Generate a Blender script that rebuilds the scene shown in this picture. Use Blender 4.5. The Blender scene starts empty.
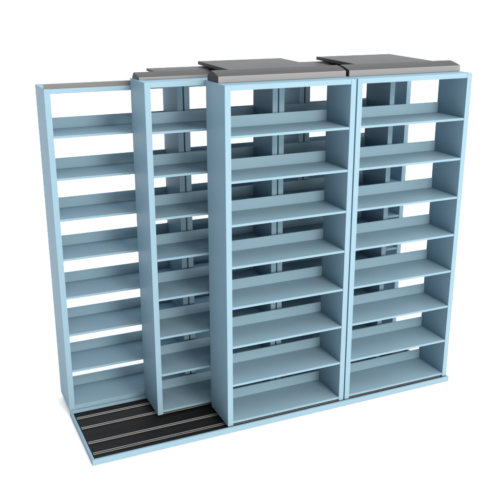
import bpy, bmesh, math
from mathutils import Vector
S = 0.9144                      # one shelving unit is 36 inches wide; all plan numbers below are in unit widths
scn = bpy.context.scene
COL = scn.collection
H, D, GAP = 2.509, 0.342, 0.010
Y_FRONT, Y_MID, Y_REAR = 0.0, 0.372, 0.730
PITCH = 0.308                   # shelf spacing

# ------------------------------------------------------------ materials
def mat(name, col, rough=0.5, metal=0.0, noise=0.05, nscale=60, bump=0.0, spec=0.5, stretch=None, coat=0.0):
    m = bpy.data.materials.new(name); m.use_nodes = True
    nt = m.node_tree; b = nt.nodes['Principled BSDF']
    b.inputs['Roughness'].default_value = rough; b.inputs['Metallic'].default_value = metal
    b.inputs['Specular IOR Level'].default_value = spec
    b.inputs['Coat Weight'].default_value = coat
    tc = nt.nodes.new('ShaderNodeTexCoord'); mp = nt.nodes.new('ShaderNodeMapping')
    if stretch: mp.inputs['Scale'].default_value = stretch
    nt.links.new(tc.outputs['Object'], mp.inputs['Vector'])
    n = nt.nodes.new('ShaderNodeTexNoise'); n.inputs['Scale'].default_value = nscale; n.inputs['Detail'].default_value = 5
    nt.links.new(mp.outputs['Vector'], n.inputs['Vector'])
    n2 = nt.nodes.new('ShaderNodeTexNoise'); n2.inputs['Scale'].default_value = 2.2; n2.inputs['Detail'].default_value = 3
    nt.links.new(tc.outputs['Object'], n2.inputs['Vector'])
    mx = nt.nodes.new('ShaderNodeMix'); mx.data_type = 'FLOAT'; mx.inputs[0].default_value = 0.5
    nt.links.new(n.outputs['Fac'], mx.inputs[2]); nt.links.new(n2.outputs['Fac'], mx.inputs[3])
    r = nt.nodes.new('ShaderNodeValToRGB')
    r.color_ramp.elements[0].position = 0.3; r.color_ramp.elements[1].position = 0.7
    r.color_ramp.elements[0].color = [c*(1-noise) for c in col]+[1]
    r.color_ramp.elements[1].color = [min(1, c*(1+noise)) for c in col]+[1]
    nt.links.new(mx.outputs[0], r.inputs['Fac']); nt.links.new(r.outputs['Color'], b.inputs['Base Color'])
    rr = nt.nodes.new('ShaderNodeMapRange'); rr.inputs['To Min'].default_value = rough*0.85; rr.inputs['To Max'].default_value = min(1, rough*1.15)
    nt.links.new(n2.outputs['Fac'], rr.inputs['Value']); nt.links.new(rr.outputs['Result'], b.inputs['Roughness'])
    if bump:
        bp = nt.nodes.new('ShaderNodeBump'); bp.inputs['Strength'].default_value = bump; bp.inputs['Distance'].default_value = 0.001
        nt.links.new(n.outputs['Fac'], bp.inputs['Height']); nt.links.new(bp.outputs['Normal'], b.inputs['Normal'])
    return m
BLUE = mat('powder_coated_blue_steel', (0.150, 0.250, 0.325), 0.48, noise=0.03, nscale=420, bump=0.12, spec=0.04)
TRIM = mat('mid_grey_trim', (0.075, 0.078, 0.082), 0.5, noise=0.04, nscale=300, spec=0.3)
LIT_FRONT = mat('canopy_grey_lit_front', (0.148, 0.160, 0.178), 0.5, noise=0.04, nscale=300, spec=0.3)  # canopy grey made paler, frontal light painted into the colour
GREY = mat('grey_laminate_canopy', (0.028, 0.0282, 0.0278), 0.55, spec=0.22, noise=0.05, nscale=300, bump=0.08)
BLACK = mat('black_deck', (0.0058, 0.0068, 0.0078), 0.5, noise=0.18, nscale=160, bump=0.25, spec=0.10, stretch=(0.15, 1, 1))
DARK = mat('dark_carriage_steel', (0.008, 0.009, 0.010), 0.55, noise=0.1, spec=0.2)
RAIL = mat('bright_rail_steel', (0.26, 0.275, 0.29), 0.42, metal=0.7, noise=0.08, nscale=120, stretch=(0.1, 1, 1))
FLOORM = mat('white_studio_floor', (0.94, 0.94, 0.94), 0.9, noise=0.0, spec=0.0)

# ------------------------------------------------------------ mesh helpers
def bx(bm, x0, x1, y0, y1, z0, z1):
    v = [bm.verts.new((x*S, y*S, z*S)) for z in (z0, z1) for y in (y0, y1) for x in (x0, x1)]
    for f in ((0,2,3,1), (4,5,7,6), (0,1,5,4), (2,6,7,3), (0,4,6,2), (1,3,7,5)):
        bm.faces.new([v[i] for i in f])
def prism(bm, prof, x0, x1):            # profile in (y, z), extruded along x
    a = [bm.verts.new((x0*S, y*S, z*S)) for y, z in prof]
    b = [bm.verts.new((x1*S, y*S, z*S)) for y, z in prof]
    n = len(prof)
    bm.faces.new(a); bm.faces.new(b[::-1])
    for i in range(n):
        bm.faces.new((a[i], b[i], b[(i+1) % n], a[(i+1) % n]))
def obj(name, bm, material, parent=None, bevel=0.0012, seg=2):
    bmesh.ops.recalc_face_normals(bm, faces=bm.faces[:])
    if bevel:
        es = [e for e in bm.edges if len(e.link_faces) == 2 and e.calc_face_angle(0) > 0.35]
        bmesh.ops.bevel(bm, geom=es, offset=bevel, segments=seg, profile=0.6, affect='EDGES', clamp_overlap=True)
    me = bpy.data.meshes.new(name); bm.to_mesh(me); bm.free()
    me.materials.append(material)
    o = bpy.data.objects.new(name, me); COL.objects.link(o)
    if parent: o.parent = parent
    return o
def box(name, dims, m, parent=None, bevel=0.0012):
    bm = bmesh.new(); bx(bm, *dims); return obj(name, bm, m, parent, bevel)
def thing(name, label, cat, loc, group=None):
    o = bpy.data.objects.new(name, None); COL.objects.link(o)
    o.empty_display_size = 0.1
    o.location = [c*S for c in loc]; o['label'] = label; o['category'] = cat
    if group: o['group'] = group
    return o

# ------------------------------------------------------------ setting
bm = bmesh.new()
R = 6000
v = [bm.verts.new((x, y, -0.060*S)) for x, y in ((-R, -R), (R, -R), (R, R), (-R, R))]
bm.faces.new(v)
fl = obj('floor', bm, FLOORM, None, 0); fl['kind'] = 'structure'

# ------------------------------------------------------------ platform with rails
bt = thing('track_platform', 'low blue platform with black deck and steel rails under the sliding shelving', 'platform', (0, 0, -0.060))
X0, X1, PY0, PY1, ZB, ZT, RW = -1.034, 2.022, -0.022, 0.724, 0.0, 0.046, 0.017
box('front_rim', (X0, X1, PY0, PY0+RW, ZB, ZT), BLUE, bt, 0.002)
box('rear_rim', (X0, X1, PY1-RW, PY1, ZB, ZT), BLUE, bt, 0.002)
box('side_rim', (X0, X0+RW, PY0+RW, PY1-RW, ZB, ZT-0.0005), BLUE, bt, 0.002)
box('side_rim', (X1-RW, X1, PY0+RW, PY1-RW, ZB, ZT-0.0005), BLUE, bt, 0.002)
bm = bmesh.new()                        # deck boards between the rails
dy0, dy1 = PY0+RW, PY1-RW
cuts = [dy0, 0.082, 0.1585, 0.235, 0.345, 0.455, 0.5335, 0.612, dy1]
bx(bm, X0+RW, X1-RW, dy0, dy1, 0.002, 0.020)
for a, b in zip(cuts[:-1], cuts[1:]):
    bx(bm, X0+RW, X1-RW, a+0.0015, b-0.0015, 0.0195, 0.0245)
obj('deck', bm, BLACK, bt, 0.0008, 1)
for ry in (0.082, 0.235, 0.455, 0.612):
    bm = bmesh.new()
    for s in (-0.0105, 0.0105):
        bx(bm, X0+RW+0.012, X1-RW-0.012, ry+s-0.0021, ry+s+0.0021, 0.0250, 0.0315)
    rl = obj('rail', bm, RAIL, bt, 0.0012, 2)
    box('rail_bed', (X0+RW+0.010, X1-RW-0.010, ry-0.017, ry+0.017, 0.0246, 0.0275), DARK, rl, 0.0008)

# ------------------------------------------------------------ shelving unit
TP = 0.043                              # side panel thickness
def make_unit(h, row):
    t = thing('shelving_unit', '', 'shelving unit', (0, 0, 0))
    z0 = -0.021 if row == 'rear' else -0.014
    for x in (0, 1-TP):
        box('side_panel', (x, x+TP, 0, D, z0, h), BLUE, t, 0.0022)
    nsh = 8
    pitch = PITCH * (h/H)
    for i in range(nsh):
        zt = 0.018 + i*pitch
        s = None
        bm = bmesh.new()
        bx(bm, TP, 1-TP, 0.003, D-0.004, zt-0.006, zt)                # shelf board
        bx(bm, TP, 1-TP, 0.003, 0.012, zt-0.0175, zt-0.006)           # turned-down front lip
        bx(bm, TP, 1-TP, D-0.012, D-0.004, zt-0.0175, zt-0.006)       # rear lip
        s = obj('shelf', bm, BLUE, t, 0.0008, 1)
        box('back_stop', (TP+0.0005, 1-TP-0.0005, D-0.014, D-0.003, zt+0.0002, zt+0.081), BLUE, s, 0.001)
    box('top_panel', (TP, 1-TP, 0.002, D-0.002, h-0.036, h-0.001), BLUE, t, 0.0015)
    if row == 'rear':
        box('plinth', (0.16, 0.84, 0.05, D-0.05, -0.060, -0.001), DARK, t, 0.001)
        box('kick_plate', (TP, 1-TP, 0.005, 0.017, -0.059, 0.0), BLUE, t, 0.001)
        bm = bmesh.new(); bx(bm, 0.004, 0.996, 0.0015, 0.018, h+0.0002, h+0.0315)
        obj('top_trim', bm, TRIM, t, 0.0015)
        return t
    # wheeled carriage under the bottom shelf
    c = box('carriage', (TP+0.001, 1-TP-0.001, 0.022, D-0.022, -0.0135, -0.001), DARK, t, 0.001)
    box('carriage_strip', (TP+0.002, 1-TP-0.002, 0.0125, 0.0215, -0.0190, -0.0140), RAIL, c, 0)
    # folded grey canopy and the plate that reaches back over the rows behind
    if row == 'front':
        fy, fz, ry_, rz, by, bz = 0.150, 0.044, 0.275, 0.073, 0.345, 0.034
        px0, px1, py, pz, pt = 0.145, 0.838, 0.875, 0.083, 0.025
    else:
        fy, fz, ry_, rz, by, bz = 0.172, 0.019, 0.292, 0.043, 0.335, 0.012
        px0, px1, py, pz, pt = 0.170, 0.850, 0.500, 0.0465, 0.018
    bm = bmesh.new()
    prism(bm, [(fy, h+0.0003), (fy, h+fz), (fy+0.05, h+fz+0.50*(rz-fz)), (fy+0.09, h+fz+0.80*(rz-fz)), (ry_, h+rz), (ry_+0.022, h+rz-0.010), (by, h+bz), (by, h+0.0003)], 0.015, 0.999)
    cn = obj('canopy', bm, GREY, t, 0.0020)
    box('lit_front_face', (0.0155, 0.9985, fy-0.0035, fy-0.0002, h+0.0005, h+fz-0.001), LIT_FRONT, cn, 0.0012)  # thin paler sheet added over the canopy front so it looks lit
    bm = bmesh.new()
    prism(bm, [(ry_-0.001, h+rz-pt), (ry_-0.001, h+rz-0.0006), (py, h+pz), (py, h+pz-pt)], px0, px1)
    obj('rear_plate', bm, GREY, cn, 0.0015)
    return t
def clone(root, x, y, z=0.0):
    r = root.copy(); COL.objects.link(r); r.location = (x*S, y*S, z*S)
    for ch in list(root.children):
        c = ch.copy(); COL.objects.link(c); c.parent = r
        for g in list(ch.children):
            d = g.copy(); COL.objects.link(d); d.parent = c
    return r
P = 1+GAP
rows = [
 ('rear', 2.457, -1.032, Y_REAR, 0.0, [
   'leftmost blue steel shelving unit, set furthest back, with a thin grey strip on top',
   'rear row blue shelving unit in the middle, mostly hidden behind the sliding shelving units',
   'rear row blue shelving unit at the right end, seen only through the rightmost front unit']),
 ('middle', H, -0.429, Y_MID, 0.0, [
   'second blue sliding shelving unit from the left, standing halfway across the black deck',
   'middle row blue sliding shelving unit hidden behind the two front units']),
 ('front', H, 0.0, Y_FRONT, 0.0, [
   'front row blue sliding shelving unit on the left, beside the empty black deck',
   'front row blue sliding shelving unit at the right end of the platform']),
]
for row, h, x, y, z, labels in rows:
    proto = make_unit(h, row)
    for i, lb in enumerate(labels):
        u = proto if i == 0 else clone(proto, 0, 0)
        u.location = ((x+i*P)*S, y*S, z*S)
        u['label'] = lb; u['group'] = 'blue mobile shelving units in three rows'

# ------------------------------------------------------------ camera
cd = bpy.data.cameras.new('camera'); cam = bpy.data.objects.new('camera', cd); COL.objects.link(cam)
cam.location = (-1.9754*S, -4.7867*S, 3.1058*S)
cam.rotation_euler = (math.pi/2-0.321, 0, -0.4232)
cd.lens = 785.35/500*36; cd.sensor_width = 36; cd.clip_end = 20000
scn.camera = cam

# ------------------------------------------------------------ light: white studio with a broad key from the front right
DOME_LOW, DOME_HIGH, FRONT, COOL, WARM = 0.20, 1.9, 3.1, (0.95, 1.0, 1.06), (1.13, 0.99, 0.86)
w = bpy.data.worlds.new('World'); scn.world = w; w.use_nodes = True
nt = w.node_tree; bg = nt.nodes['Background']
# studio dome: bright overhead and behind the subject, dim towards the left and the low front left
tc = nt.nodes.new('ShaderNodeTexCoord')
def dot(vec, lo, hi, a, b):
    d = nt.nodes.new('ShaderNodeVectorMath'); d.operation = 'DOT_PRODUCT'; d.inputs[1].default_value = Vector(vec).normalized()
    nt.links.new(tc.outputs['Generated'], d.inputs[0])
    r = nt.nodes.new('ShaderNodeMapRange'); r.interpolation_type = 'SMOOTHSTEP'
    for k, v_ in zip(('From Min', 'From Max', 'To Min', 'To Max'), (lo, hi, a, b)): r.inputs[k].default_value = v_
    nt.links.new(d.outputs['Value'], r.inputs['Value']); return r.outputs['Result']
up = dot((0.40, 0.62, 0.68), -0.1, 0.9, DOME_LOW, DOME_HIGH)
front = dot((0.42, -0.76, 0.50), 0.42, 1.0, 0.0, FRONT)
def tint(fac, col):
    v_ = nt.nodes.new('ShaderNodeVectorMath'); v_.operation = 'SCALE'; v_.inputs[0].default_value = col
    nt.links.new(fac, v_.inputs['Scale']); return v_.outputs[0]
add = nt.nodes.new('ShaderNodeVectorMath'); add.operation = 'ADD'
nt.links.new(tint(up, COOL), add.inputs[0]); nt.links.new(tint(front, WARM), add.inputs[1])
nt.links.new(add.outputs[0], bg.inputs['Color']); bg.inputs['Strength'].default_value = 1.0
def area(name, loc, target, size, power, col=(1, 1, 1)):
    l = bpy.data.lights.new(name, 'AREA'); l.shape = 'RECTANGLE'; l.size, l.size_y = size; l.energy = power; l.color = col
    o = bpy.data.objects.new(name, l); COL.objects.link(o); o.location = loc
    o.rotation_euler = (Vector(target)-Vector(loc)).to_track_quat('-Z', 'Y').to_euler()
area('key_softbox', (2.4, -10.6, 7.6), (0.4, 0.3, 1.1), (3.2, 3.2), 1000, (1.15, 0.98, 0.84))
area('front_softbox', (1.2, -11.0, 2.3), (0.4, 0.3, 1.1), (3.5, 3.0), 430, (1.15, 1.0, 0.89))
scn.view_settings.view_transform = 'Standard'; scn.view_settings.look = 'None'
scn.view_settings.exposure = 0; scn.view_settings.gamma = 1
scn.render.engine = 'CYCLES'
scn.cycles.max_bounces = 8; scn.cycles.diffuse_bounces = 5
